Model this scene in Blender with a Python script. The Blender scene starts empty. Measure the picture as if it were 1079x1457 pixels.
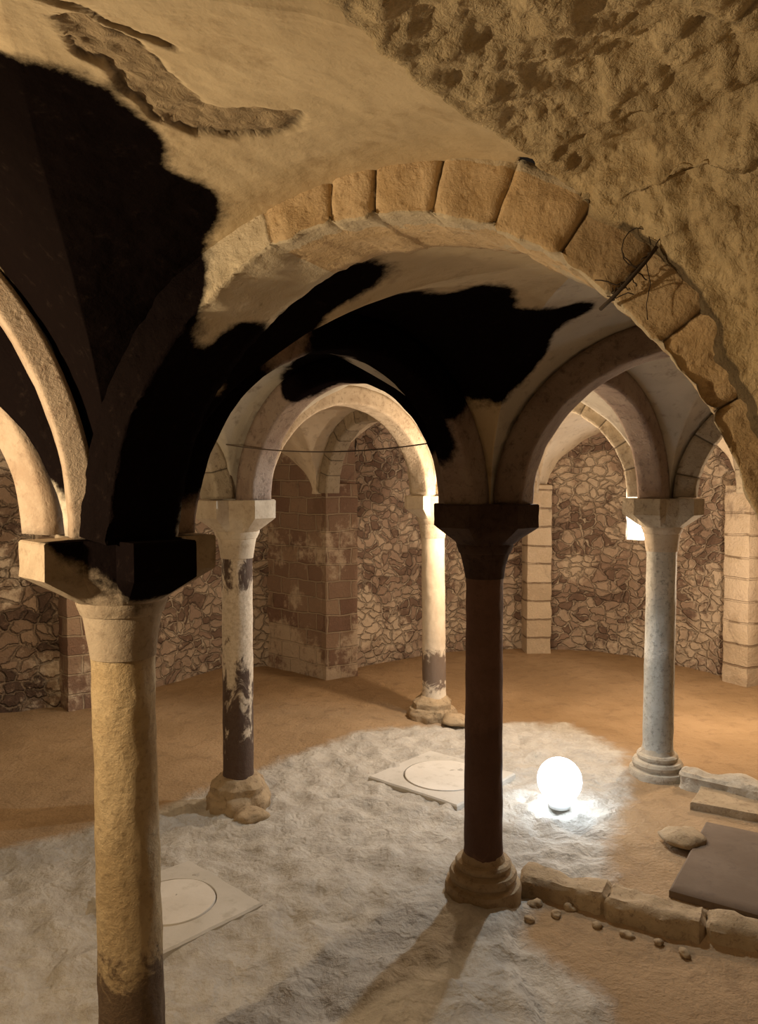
import bpy, bmesh, math, random
from math import sin, cos, pi, sqrt, asin, atan2, hypot
from mathutils import Vector, noise
random.seed(7)
SC = bpy.context.scene
COL = SC.collection

# ------------------------------------------------------------ camera, world, lights
F_PX, HC, PITCH = 1080.0, 2.2, 0.0356
cam = bpy.data.cameras.new('camera'); co = bpy.data.objects.new('camera', cam); COL.objects.link(co)
cam.sensor_fit = 'VERTICAL'; cam.sensor_height = 24.0; cam.lens = 24.0 * F_PX / 1457.0
cam.clip_start = 0.02
co.location = (0, 0, HC); co.rotation_euler = (pi / 2 - PITCH, 0, 0)
SC.camera = co
w = bpy.data.worlds.new('world'); SC.world = w; w.use_nodes = True
w.node_tree.nodes['Background'].inputs[0].default_value = (1.0, 0.72, 0.5, 1)
w.node_tree.nodes['Background'].inputs[1].default_value = 0.012
SC.view_settings.view_transform = 'Standard'; SC.view_settings.look = 'None'
SC.view_settings.gamma = 1; SC.view_settings.use_curve_mapping = False
SC.view_settings.exposure = 0.0

def lamp(name, loc, watts, col, r):
    l = bpy.data.lights.new(name, 'POINT'); l.energy = watts; l.color = col; l.shadow_soft_size = r
    o = bpy.data.objects.new(name, l); o.location = loc; COL.objects.link(o); return o
WARM = (1.0, 0.76, 0.48)
lamp('crypt_lamp_entrance', (-1.756, 1.765, 2.15), 98, WARM, 0.035)
lamp('crypt_lamp_apse', (1.0, 6.52, 1.95), 112, (1.0, 0.76, 0.52), 0.04)
lamp('fill_light_rubble', (0.25, -0.1, 1.3), 3.8, WARM, 0.1)  # unseen fill added beside the camera to brighten the rubble vault
lamp('fill_light_left_wall', (-2.45, 6.3, 1.5), 24, WARM, 0.06)  # unseen fill added behind the nearest column for the left back wall
lamp('fill_light_back_wall', (3.3, 6.7, 1.3), 120, (1.0, 0.78, 0.55), 0.05)  # unseen fill added to lift the curved back wall at right
def spot(name, loc, target, watts, col, deg, blend, r):
    l = bpy.data.lights.new(name, 'SPOT'); l.energy = watts; l.color = col; l.shadow_soft_size = r; l.spot_size = math.radians(deg); l.spot_blend = blend
    o = bpy.data.objects.new(name, l); o.location = loc; o.rotation_euler = (Vector(target) - Vector(loc)).to_track_quat('-Z', 'Y').to_euler(); COL.objects.link(o); return o
spot('cool_floor_fill', (1.36, 5.56, 2.66), (.1, 4.4, 0), 155, (.80, .92, 1.0), 118, .3, .03)  # added high fill, spreads the floor lamp's cool light evenly over the ground
LED_STRENGTH = 13.0

# ------------------------------------------------------------ helpers
def obj(name, verts, faces, mat=None, parent=None, smooth=True):
    me = bpy.data.meshes.new(name); me.from_pydata([tuple(v) for v in verts], [], faces)
    me.validate(); me.update()
    if smooth: me.polygons.foreach_set('use_smooth', [True] * len(me.polygons))
    o = bpy.data.objects.new(name, me); COL.objects.link(o)
    if mat: me.materials.append(mat)
    if parent: o.parent = parent
    return o
def tag(o, label=None, cat=None, group=None, kind=None):
    if label: o['label'] = label
    if cat: o['category'] = cat
    if group: o['group'] = group
    if kind: o['kind'] = kind
    return o
def empty(name, loc, rz=0):
    o = bpy.data.objects.new(name, None); o.location = loc; o.rotation_euler[2] = rz; COL.objects.link(o); return o
def attr(o, name, vals):
    a = o.data.attributes.new(name, 'FLOAT', 'POINT'); a.data.foreach_set('value', vals)
def fbm(p, sc, oc=4):
    return noise.fractal(Vector(p) * sc, 0.9, 2.1, oc)
def recalc(o, inside=None):
    bm = bmesh.new(); bm.from_mesh(o.data); bmesh.ops.recalc_face_normals(bm, faces=bm.faces); bm.to_mesh(o.data); bm.free()
def displace(me, fn):
    """move every vertex along its normal by fn(co)"""
    ns = [v.normal.copy() for v in me.vertices]
    for v, n in zip(me.vertices, ns):
        v.co = v.co + n * fn(v.co)
    me.update()

# ------------------------------------------------------------ materials
class NT:
    def __init__(s, name):
        s.m = bpy.data.materials.new(name); s.m.use_nodes = True; s.t = s.m.node_tree
        s.b = s.t.nodes['Principled BSDF']; s.l = s.t.links
    def n(s, ty, **k):
        x = s.t.nodes.new(ty)
        for a, b in k.items():
            if a.startswith('i_'):
                key = a[2:]; key = int(key) if key.isdigit() else key.replace('_', ' ')
                x.inputs[key].default_value = b
            else: setattr(x, a, b)
        return x
    def link(s, a, b): s.l.new(a, b)
    def math(s, op, a, b=None, clamp=False):
        x = s.n('ShaderNodeMath', operation=op); x.use_clamp = clamp
        for i, v in enumerate((a, b)):
            if v is None: continue
            if isinstance(v, (int, float)): x.inputs[i].default_value = v
            else: s.link(v, x.inputs[i])
        return x.outputs[0]
    def mix(s, f, a, b, blend='MIX'):
        x = s.n('ShaderNodeMix', data_type='RGBA', blend_type=blend)
        for i, v in ((0, f), (6, a), (7, b)):
            if isinstance(v, (int, float)): x.inputs[i].default_value = v
            elif isinstance(v, tuple): x.inputs[i].default_value = (*v, 1) if len(v) == 3 else v
            else: s.link(v, x.inputs[i])
        return x.outputs[2]
    def ramp(s, v, a, b):
        x = s.n('ShaderNodeMapRange'); x.interpolation_type = 'SMOOTHSTEP'
        s.link(v, x.inputs[0]); x.inputs[1].default_value = a; x.inputs[2].default_value = b
        return x.outputs[0]
    def pos(s): return s.n('ShaderNodeNewGeometry').outputs['Position']
    def noise(s, vec, sc, det=4, rough=.6, dist=0):
        x = s.n('ShaderNodeTexNoise'); x.inputs['Scale'].default_value = sc; x.inputs['Detail'].default_value = det
        x.inputs['Roughness'].default_value = rough; x.inputs['Distortion'].default_value = dist
        s.link(vec, x.inputs['Vector']); return x.outputs['Fac']
    def attr(s, name): return s.n('ShaderNodeAttribute', attribute_name=name).outputs['Fac']

# soot: smoke stains left on the masonry. (centre, radius, softness)
def soot_group():
    g = bpy.data.node_groups.new('soot', 'ShaderNodeTree')
    g.interface.new_socket('Fac', in_out='OUTPUT', socket_type='NodeSocketFloat')
    out = g.nodes.new('NodeGroupOutput'); geo = g.nodes.new('ShaderNodeNewGeometry')
    nz = g.nodes.new('ShaderNodeTexNoise'); nz.inputs['Scale'].default_value = 3.2; nz.inputs['Detail'].default_value = 7
    nz.inputs["Roughness"].default_value = .72
    g.links.new(geo.outputs['Position'], nz.inputs['Vector'])
    last = None
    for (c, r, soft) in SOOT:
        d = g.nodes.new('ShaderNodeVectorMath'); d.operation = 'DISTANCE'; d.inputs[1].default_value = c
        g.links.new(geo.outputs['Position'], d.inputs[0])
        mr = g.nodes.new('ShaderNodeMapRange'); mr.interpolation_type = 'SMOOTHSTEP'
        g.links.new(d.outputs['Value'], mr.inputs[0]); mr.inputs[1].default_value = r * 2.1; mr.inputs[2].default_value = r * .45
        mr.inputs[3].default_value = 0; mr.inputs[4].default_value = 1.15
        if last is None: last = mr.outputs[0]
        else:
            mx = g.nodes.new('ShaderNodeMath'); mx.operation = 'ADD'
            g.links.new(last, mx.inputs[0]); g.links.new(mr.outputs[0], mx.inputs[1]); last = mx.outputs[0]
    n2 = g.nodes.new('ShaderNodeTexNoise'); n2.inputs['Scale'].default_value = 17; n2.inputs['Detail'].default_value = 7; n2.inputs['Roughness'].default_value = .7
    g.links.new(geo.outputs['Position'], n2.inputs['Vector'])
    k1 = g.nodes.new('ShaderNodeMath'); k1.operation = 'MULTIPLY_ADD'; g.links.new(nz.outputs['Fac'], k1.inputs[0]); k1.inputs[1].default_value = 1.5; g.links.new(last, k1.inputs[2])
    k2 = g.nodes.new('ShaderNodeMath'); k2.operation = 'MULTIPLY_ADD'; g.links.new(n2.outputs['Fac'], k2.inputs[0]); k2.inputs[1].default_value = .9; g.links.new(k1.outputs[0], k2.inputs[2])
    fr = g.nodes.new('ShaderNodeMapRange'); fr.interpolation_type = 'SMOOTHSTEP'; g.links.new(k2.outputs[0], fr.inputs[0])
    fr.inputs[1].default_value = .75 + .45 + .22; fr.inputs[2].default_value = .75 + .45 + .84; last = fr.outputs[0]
    if last: g.links.new(last, out.inputs[0])
    return g
SOOT = [((-0.95, 1.80, 2.91), 0.22, 0.07),
        ((-0.88, 1.89, 2.87), 0.20, 0.06),
        ((-0.69, 1.69, 2.91), 0.12, 0.07),
        ((-0.73, 1.95, 2.84), 0.20, 0.05),
        ((-0.59, 1.91, 2.90), 0.10, 0.05),
        ((-0.54, 1.98, 2.89), 0.09, 0.04),
        ((-1.00, 2.26, 2.70), 0.20, 0.05),
        ((-0.80, 2.23, 2.69), 0.18, 0.05),
        ((-0.99, 2.51, 2.41), 0.20, 0.04),
        ((-0.74, 2.30, 2.56), 0.08, 0.03),
        ((-0.85, 2.37, 2.22), 0.15, 0.03),
        ((-0.75, 2.47, 2.20), 0.16, 0.04),
        ((-0.67, 2.44, 2.40), 0.12, 0.04),
        ((-0.56, 2.43, 2.54), 0.09, 0.04),
        ((-0.44, 2.39, 2.66), 0.06, 0.05),
        ((-0.74, 2.34, 1.96), 0.16, 0.03),
        ((-0.65, 2.43, 2.00), 0.12, 0.03),
        ((-0.61, 2.76, 2.33), 0.14, 0.04),
        ((-0.55, 2.83, 2.54), 0.16, 0.04),
        ((-0.36, 2.60, 2.70), 0.14, 0.04),
        ((-0.23, 2.50, 2.82), 0.10, 0.03),
        ((-0.09, 2.52, 2.87), 0.10, 0.03),
        ((0.00, 3.22, 2.94), 0.12, 0.03),
        ((-0.21, 3.24, 2.76), 0.14, 0.04),
        ((0.06, 3.43, 2.80), 0.14, 0.04),
        ((0.20, 3.67, 2.64), 0.14, 0.04),
        ((0.29, 3.87, 2.41), 0.10, 0.05),
        ((0.19, 3.34, 2.94), 0.12, 0.05),
        ((0.34, 3.33, 2.93), 0.16, 0.04),
        ((0.43, 3.12, 2.97), 0.10, 0.03),
        ((0.51, 3.47, 2.87), 0.18, 0.04),
        ((0.41, 3.70, 2.74), 0.15, 0.05),
        ((0.71, 3.36, 2.91), 0.10, 0.04),
        ((0.85, 3.29, 2.95), 0.06, 0.04),
        ((0.66, 3.56, 2.79), 0.10, 0.05),
        ((-1.14, 2.39, 2.56), 0.12, 0.04),
        ((-1.07, 2.42, 2.36), 0.12, 0.03),
        ((-1.02, 2.45, 2.22), 0.08, 0.03),
        ((-0.66, 2.13, 2.81), 0.12, 0.00),
        ((-0.63, 2.20, 2.79), 0.08, 0.00),
        ((-0.74, 2.29, 2.68), 0.12, 0.00),
        ((-0.82, 2.35, 2.48), 0.12, 0.00),
        ((-0.91, 2.40, 2.31), 0.12, 0.00),
        ((-0.94, 2.41, 2.13), 0.10, 0.00),
        ((-0.73, 2.15, 2.77), 0.12, 0.00),
        ((-0.77, 2.33, 2.35), 0.10, 0.00),
        ((-0.70, 1.61, 2.92), 0.16, 0.00),
        ((-0.73, 1.51, 2.94), 0.12, 0.00),
        ((-0.60, 1.65, 2.93), 0.08, 0.00),
        ((-1.08, 2.19, 2.78), 0.15, 0.00),
        ((-0.85, 2.37, 2.35), .13, 0), ((-0.79, 2.33, 2.48), .12, 0), ((-0.80, 2.30, 2.60), .12, 0), ((-0.88, 2.38, 2.15), .12, 0), ((-0.86, 2.25, 2.72), .15, 0),
        ((0.25, 3.6, 2.85), .14, 0), ((0.6, 3.6, 2.72), .12, 0), ((0.1, 3.1, 2.95), .12, 0),
        ((-0.16, 4.47, 2.89), 0.10, 0.00),
        ((0.04, 3.64, 2.72), 0.10, 0.00),
        ((0.16, 4.24, 2.65), 0.09, 0.00),
        ((0.25, 4.18, 2.45), 0.08, 0.00),
        ((-0.38, 4.63, 2.91), 0.09, 0.00),
        ((-0.54, 4.75, 2.81), 0.06, 0.00), ((-.83, 2.26, 2.62), .14, 0), ((-.92, 2.34, 2.5), .14, 0), ((-.95, 2.4, 2.3), .13, 0), ((-.74, 2.2, 2.78), .10, 0), ((-.45, 4.7, 2.86), .11, 0), ((-.1, 4.45, 2.9), .12, 0), ((.1, 4.3, 2.78), .12, 0), ((-.25, 4.15, 3.0), .2, 0), ((-.5, 3.9, 2.95), .2, 0), ((-.75, 4.1, 2.85), .14, 0), ((-.3, 4.55, 2.9), .11, 0), ((.22, 4.2, 2.6), .11, 0), ((-1.25, 2.62, 2.62), .15, 0), ((-1.45, 2.6, 2.75), .15, 0)]
SG = soot_group()
def apply_soot(t, col, amount=1.0):
    s = t.n('ShaderNodeGroup'); s.node_tree = SG
    f = t.math('MULTIPLY', s.outputs[0], .998 * amount)
    n = t.noise(t.pos(), 24, 5, .7)
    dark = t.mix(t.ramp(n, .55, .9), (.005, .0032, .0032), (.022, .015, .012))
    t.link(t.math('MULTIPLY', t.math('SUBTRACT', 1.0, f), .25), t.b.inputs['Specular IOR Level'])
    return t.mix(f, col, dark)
def finish(t, col, rough, bump=None, dist=.01, strength=1.0, soot=1.0):
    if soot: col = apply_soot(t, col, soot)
    t.link(col, t.b.inputs['Base Color']); t.b.inputs['Roughness'].default_value = rough
    if not soot: t.b.inputs['Specular IOR Level'].default_value = .25
    if bump is not None:
        b = t.n('ShaderNodeBump'); b.inputs['Distance'].default_value = dist; b.inputs['Strength'].default_value = strength
        t.link(bump, b.inputs['Height']); t.link(b.outputs[0], t.b.inputs['Normal'])
    return t.m

def mat_plaster(name, c1, c2, c3, bumpd=.006, soot=1.0, scale=1.0, peel=False):
    t = NT(name); p = t.pos()
    n1 = t.noise(p, 2.2 * scale, 6, .6, .4); n2 = t.noise(p, 11 * scale, 6, .65); n3 = t.noise(p, 60 * scale, 4, .6)
    c = t.mix(t.ramp(n1, .35, .65), c1, c2)
    c = t.mix(t.math('MULTIPLY', t.ramp(n2, .52, .72), .7), c, c3)
    h = t.math('ADD', t.math('MULTIPLY', n2, .8), t.math('MULTIPLY', n3, .25))
    if peel:
        pk = t.attr('peel'); n5 = t.noise(p, 30, 6, .75, .8)
        c = t.mix(t.math('MULTIPLY', t.ramp(pk, .3, .6), t.math('ADD', .35, t.math('MULTIPLY', n5, .5))), c, (.30, .21, .115))
        h = t.math('ADD', h, t.math('MULTIPLY', t.math('MULTIPLY', pk, n5), 2.2))
        c = t.mix(t.math('MULTIPLY', t.attr('joint'), .85), c, (.05, .03, .015))
    return finish(t, c, .9, h, bumpd, 1.0, soot)
def mat_tuff(name, c1, c2, c3, bumpd=.008, soot=1.0, lip=False):
    """rough tuff / rubble, pitted"""
    t = NT(name); p = t.pos()
    n1 = t.noise(p, 4, 6, .7, .6); n2 = t.noise(p, 22, 6, .75, .3); n3 = t.noise(p, 95, 3, .6)
    v = t.n('ShaderNodeTexVoronoi'); v.inputs['Scale'].default_value = 30; t.link(p, v.inputs['Vector'])
    c = t.mix(t.ramp(n1, .35, .62), c1, c2)
    c = t.mix(t.math('MULTIPLY', t.ramp(n2, .5, .7), .8), c, c3)
    c = t.mix(t.math('MULTIPLY', t.attr('joint'), .85), c, (.03, .018, .01))
    tone = t.math('ADD', t.math('MULTIPLY', t.attr('tone'), .45), .8)
    cc = t.n('ShaderNodeCombineXYZ')
    for i in range(3): t.link(tone, cc.inputs[i])
    c = t.mix(1.0, c, cc.outputs[0], 'MULTIPLY')
    if lip:
        lf = t.ramp(t.math('ADD', t.attr('lip'), t.math('MULTIPLY', t.math('SUBTRACT', n1, .5), 1.6)), .62, .72)
        c = t.mix(lf, c, t.mix(n2, (.54, .45, .30), (.64, .54, .38)))
    pit = t.ramp(v.outputs['Distance'], .0, .35)
    h = t.math('ADD', t.math('ADD', t.math('MULTIPLY', n2, 1.2), t.math('MULTIPLY', n3, .35)), t.math('MULTIPLY', pit, .35))
    return finish(t, c, .93, h, bumpd, 1.0, soot)
def mat_shaft(name, base, pale, dark, z0, z1, amt, bumpd=.004, soot=0.0, speck=.55):
    """column marble / granite with damp dark stains between heights z0..z1"""
    t = NT(name); p = t.pos()
    n1 = t.noise(p, 5, 7, .65, .5); n2 = t.noise(p, 38, 6, .7); n4 = t.noise(p, 9, 6, .7, 1.0)
    c = t.mix(t.ramp(n1, .35, .65), base, pale)
    c = t.mix(t.math('MULTIPLY', t.ramp(n2, .5, .68), speck), c, tuple(x * .55 for x in base))
    s = t.n('ShaderNodeSeparateXYZ'); t.link(p, s.inputs[0]); z = s.outputs[2]
    wob = t.math('ADD', z, t.math('MULTIPLY', t.math('SUBTRACT', n4, .5), .55))
    f = t.math('MULTIPLY', t.ramp(wob, z0 - .04, z0 + .04), t.ramp(wob, z1 + .05, z1 - .05))
    f = t.math('MULTIPLY', f, amt)
    c = t.mix(f, c, dark)
    return finish(t, c, .75, t.math('ADD', n2, t.math('MULTIPLY', n1, .8)), bumpd, 1.0, soot)
def mat_rubblewall(name, kind='rubble', sc=4.2, stone=((.20, .125, .085), (.36, .26, .18), (.10, .06, .042)), mortar=(.52, .42, .31)):
    t = NT(name); uv = t.n('ShaderNodeUVMap', uv_map='UVMap').outputs[0]; p = t.pos()
    nn = t.n('ShaderNodeTexNoise'); nn.inputs['Scale'].default_value = 3.2; nn.inputs['Detail'].default_value = 5; t.link(uv, nn.inputs['Vector'])
    vm = t.n('ShaderNodeVectorMath', operation='MULTIPLY_ADD'); t.link(nn.outputs['Color'], vm.inputs[0])
    vm.inputs[1].default_value = (.34, .34, 0) if kind == 'rubble' else (.07, .06, 0); t.link(uv, vm.inputs[2])
    big = t.noise(p, 1.1, 4, .6); n2 = t.noise(p, 14, 6, .7); n3 = t.noise(p, 45, 4, .65)
    if kind == 'rubble':
        mp = t.n('ShaderNodeMapping'); mp.inputs['Scale'].default_value = (1, 1.55, 1); t.link(vm.outputs[0], mp.inputs[0])
        v1 = t.n('ShaderNodeTexVoronoi', voronoi_dimensions='2D', feature='DISTANCE_TO_EDGE'); v2 = t.n('ShaderNodeTexVoronoi', voronoi_dimensions='2D')
        for v in (v1, v2):
            v.inputs['Scale'].default_value = sc; v.inputs['Randomness'].default_value = .85; t.link(mp.outputs[0], v.inputs['Vector'])
        edge = t.math('ADD', v1.outputs['Distance'], t.math('MULTIPLY', t.math('SUBTRACT', n2, .5), .34))
        m = t.math('MULTIPLY', t.ramp(edge, .13, .0), t.ramp(t.noise(p, 3.1, 4, .6), .3, .6))
        sepc = t.n('ShaderNodeSeparateColor'); t.link(v2.outputs['Color'], sepc.inputs[0]); rnd = sepc.outputs[0]; rnd2 = sepc.outputs[1]
        hgt = t.math('MULTIPLY', t.ramp(edge, .0, .16), 1.0)
    else:
        br = t.n('ShaderNodeTexBrick'); t.link(vm.outputs[0], br.inputs['Vector'])
        br.inputs['Scale'].default_value = 1.0; br.inputs['Brick Width'].default_value = .30 if sc == 1 else .7; br.inputs['Row Height'].default_value = .19 if sc == 1 else .24
        br.inputs['Mortar Size'].default_value = .012; br.inputs['Mortar Smooth'].default_value = .4
        br.inputs['Color1'].default_value = (0, 0, 0, 1); br.inputs['Color2'].default_value = (1, 1, 1, 1); br.inputs['Mortar'].default_value = (.5, .5, .5, 1)
        sepc = t.n('ShaderNodeSeparateColor'); t.link(br.outputs['Color'], sepc.inputs[0]); rnd = sepc.outputs[0]; rnd2 = n2
        m = br.outputs['Fac']; hgt = t.math('SUBTRACT', 1.0, m)
    c = t.mix(rnd, stone[0], stone[1])
    c = t.mix(t.math('MULTIPLY', t.ramp(rnd2, .62, .7), .9), c, stone[2])
    c = t.mix(t.math('MULTIPLY', t.ramp(n2, .5, .75), .6), c, tuple(x * 1.5 for x in stone[0]))
    c = t.mix(t.math('MULTIPLY', m, .9), c, mortar)
    # remains of plaster / lime smear and damp dirt
    c = t.mix(t.math('MULTIPLY', t.ramp(t.math('ADD', big, t.math('MULTIPLY', n2, .35)), .68, .78), .85), c, (.58, .47, .35))
    c = t.mix(t.math('MULTIPLY', t.ramp(t.noise(p, 2.3, 5, .7, .5), .55, .7), .55), c, (.09, .055, .042))
    h = t.math('ADD', hgt, t.math('MULTIPLY', n3, .35))
    h = t.math('ADD', h, t.math('MULTIPLY', n2, .5))
    return finish(t, c, .92, h, .035, 1.0, 0)
def mat_simple(name, c, rough=.6, emit=None, metal=0):
    t = NT(name); t.b.inputs['Base Color'].default_value = (*c, 1); t.b.inputs['Roughness'].default_value = rough; t.b.inputs['Metallic'].default_value = metal
    if emit: t.b.inputs['Emission Color'].default_value = (*emit[0], 1); t.b.inputs['Emission Strength'].default_value = emit[1]
    return t.m

M = {}
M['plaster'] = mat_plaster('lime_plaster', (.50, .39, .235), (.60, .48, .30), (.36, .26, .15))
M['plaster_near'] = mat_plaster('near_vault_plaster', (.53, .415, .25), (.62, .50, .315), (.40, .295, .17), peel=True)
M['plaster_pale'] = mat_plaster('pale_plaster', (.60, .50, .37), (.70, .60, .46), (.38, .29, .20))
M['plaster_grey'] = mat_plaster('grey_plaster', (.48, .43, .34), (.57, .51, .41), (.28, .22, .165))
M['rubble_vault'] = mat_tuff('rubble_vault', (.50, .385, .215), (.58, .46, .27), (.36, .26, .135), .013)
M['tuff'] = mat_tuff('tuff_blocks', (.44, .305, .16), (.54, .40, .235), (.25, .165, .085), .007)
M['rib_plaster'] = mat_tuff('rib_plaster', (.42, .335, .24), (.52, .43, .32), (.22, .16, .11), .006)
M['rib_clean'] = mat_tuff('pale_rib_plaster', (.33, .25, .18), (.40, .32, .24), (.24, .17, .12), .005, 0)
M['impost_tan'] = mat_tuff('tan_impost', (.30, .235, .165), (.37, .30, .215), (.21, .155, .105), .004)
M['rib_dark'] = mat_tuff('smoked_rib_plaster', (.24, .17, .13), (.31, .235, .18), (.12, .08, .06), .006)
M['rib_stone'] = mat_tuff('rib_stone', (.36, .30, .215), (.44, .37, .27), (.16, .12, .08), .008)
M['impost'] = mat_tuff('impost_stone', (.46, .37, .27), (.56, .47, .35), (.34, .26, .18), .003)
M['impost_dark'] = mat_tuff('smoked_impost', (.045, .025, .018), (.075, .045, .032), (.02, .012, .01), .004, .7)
M['dirt'] = None
M['stone_pale'] = mat_tuff('pale_floor_stone', (.40, .33, .24), (.52, .44, .33), (.24, .18, .12), .006, 0)
M['stone_brown'] = mat_tuff('brown_floor_stone', (.30, .22, .13), (.38, .28, .17), (.17, .11, .065), .006, 0)

# floor: beaten earth with a rough mortar area, its pale tone painting in the lamp-lit patch
def mat_floor():
    t = NT('earth_floor'); p = t.pos()
    n1 = t.noise(p, .9, 5, .6); n2 = t.noise(p, 7, 6, .65, .4); n3 = t.noise(p, 42, 4, .6)
    e = t.mix(t.ramp(n1, .35, .65), (.27, .175, .09), (.35, .235, .13))
    e = t.mix(t.math('MULTIPLY', t.ramp(n2, .5, .68), .45), e, (.19, .12, .065))
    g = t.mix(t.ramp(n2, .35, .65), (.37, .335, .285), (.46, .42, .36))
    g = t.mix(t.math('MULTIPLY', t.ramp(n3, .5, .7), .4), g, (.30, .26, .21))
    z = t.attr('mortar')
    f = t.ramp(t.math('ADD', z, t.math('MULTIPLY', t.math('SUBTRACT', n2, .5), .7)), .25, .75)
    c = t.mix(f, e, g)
    v = t.n('ShaderNodeTexVoronoi', feature='SMOOTH_F1'); v.inputs['Scale'].default_value = 13
    nn = t.n('ShaderNodeTexNoise'); nn.inputs['Scale'].default_value = 5; t.link(p, nn.inputs['Vector'])
    va = t.n('ShaderNodeVectorMath', operation='MULTIPLY_ADD'); t.link(nn.outputs['Color'], va.inputs[0]); va.inputs[1].default_value = (.4, .4, .1); t.link(p, va.inputs[2])
    t.link(va.outputs[0], v.inputs['Vector'])
    h = t.math('ADD', t.math('MULTIPLY', n2, .8), t.math('MULTIPLY', n3, .4))
    h = t.math('ADD', h, t.math('MULTIPLY', t.math('MULTIPLY', v.outputs['Distance'], f), .55))
    return finish(t, c, .9, h, .026, 1.0, 0)
M['floor'] = mat_floor()

# ------------------------------------------------------------ plan of the crypt
ZS = 2.10            # springing level (top of imposts)
N = dict(
    A=(-.89, 2.62), D=(.567, 4.06), E=(2.13, 5.70), B=(-.97, 5.17), C=(.51, 7.15),
    F=(1.0, 1.52), G=(2.33, 2.98), K=(3.95, 4.65),
    A1=(-2.8, 1.65), F1=(.35, -1.0), A0=(-2.85, 3.05), A01=(-4.4, 2.0),
    Q0=(-2.95, 7.5), Q1=(-5.0, 5.9), P=(-.66, 8.62), X=(.75, 10.1), M=(2.08, 10.05), R=(4.1, 8.4), S=(5.3, 6.3))
ZN = dict(A=2.02)     # the nearest capital sits a little lower
AI, TW, HW = .24, .15, .095      # intrados foot offset, rib depth, rib half width

# ------------------------------------------------------------ floor
def in_poly(x, y, poly):
    ins = False; n = len(poly); dmin = 9
    for i in range(n):
        x1, y1 = poly[i]; x2, y2 = poly[(i + 1) % n]
        if (y1 > y) != (y2 > y) and x < (x2 - x1) * (y - y1) / (y2 - y1) + x1: ins = not ins
        dx, dy = x2 - x1, y2 - y1; tt = max(0, min(1, ((x - x1) * dx + (y - y1) * dy) / (dx * dx + dy * dy)))
        dmin = min(dmin, hypot(x - x1 - tt * dx, y - y1 - tt * dy))
    return dmin if ins else -dmin
LIT_MORTAR = [(-4.2, 2.6), (-2.6, 4.25), (-1.55, 5.0), (-.95, 5.8), (-.15, 6.75), (.8, 6.95), (1.75, 6.95), (2.0, 6.2), (1.85, 5.5), (1.42, 4.6), (1.25, 4.05),  # mortar zone, outlined to follow the patch of floor the lamp lights
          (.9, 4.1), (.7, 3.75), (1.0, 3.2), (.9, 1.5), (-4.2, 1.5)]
LOW = [(.74, 4.16), (2.6, 3.17), (3.2, 2.8), (3.2, .6), (.9, .6), (.62, 3.5)]
def make_floor():
    xs = []; x = -6.5
    while x < 6.5: xs.append(x); x += .034 if -2.8 < x < 2.8 else .08
    ys = []; y = -2.5
    while y < 11.2: ys.append(y); y += .08 if y < 2.6 else .03
    vs = []; mo = []
    for y in ys:
        for x in xs:
            m = in_poly(x, y, LIT_MORTAR) if (-4.5 < x < 2.6 and .8 < y < 7.5) else -1
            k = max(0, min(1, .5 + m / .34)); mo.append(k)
            z = .012 * fbm((x, y, 0), .9, 3)
            if k > 0:
                a = noise.ridged_multi_fractal(Vector((x * 5 + .6 * fbm((x, y, 3), 3, 2), y * 5, 1.7)), .9, 2.2, 4, 1.0, 2.0)
                z += k * (.034 * fbm((x, y, 5), 6.5, 4) + .016 * (a - 1.2))
            z += .005 * fbm((x, y, 9), 5, 3)
            # the ground in front of the kerb lies lower
            if x > .5 and y < 4.4: z -= .06 * max(0, min(1, .5 + in_poly(x, y, LOW) / .08))
            vs.append((x, y, z))
    nx = len(xs); fs = [(j * nx + i, j * nx + i + 1, (j + 1) * nx + i + 1, (j + 1) * nx + i) for j in range(len(ys) - 1) for i in range(nx - 1)]
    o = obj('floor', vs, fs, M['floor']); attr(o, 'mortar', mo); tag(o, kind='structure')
make_floor()

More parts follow.
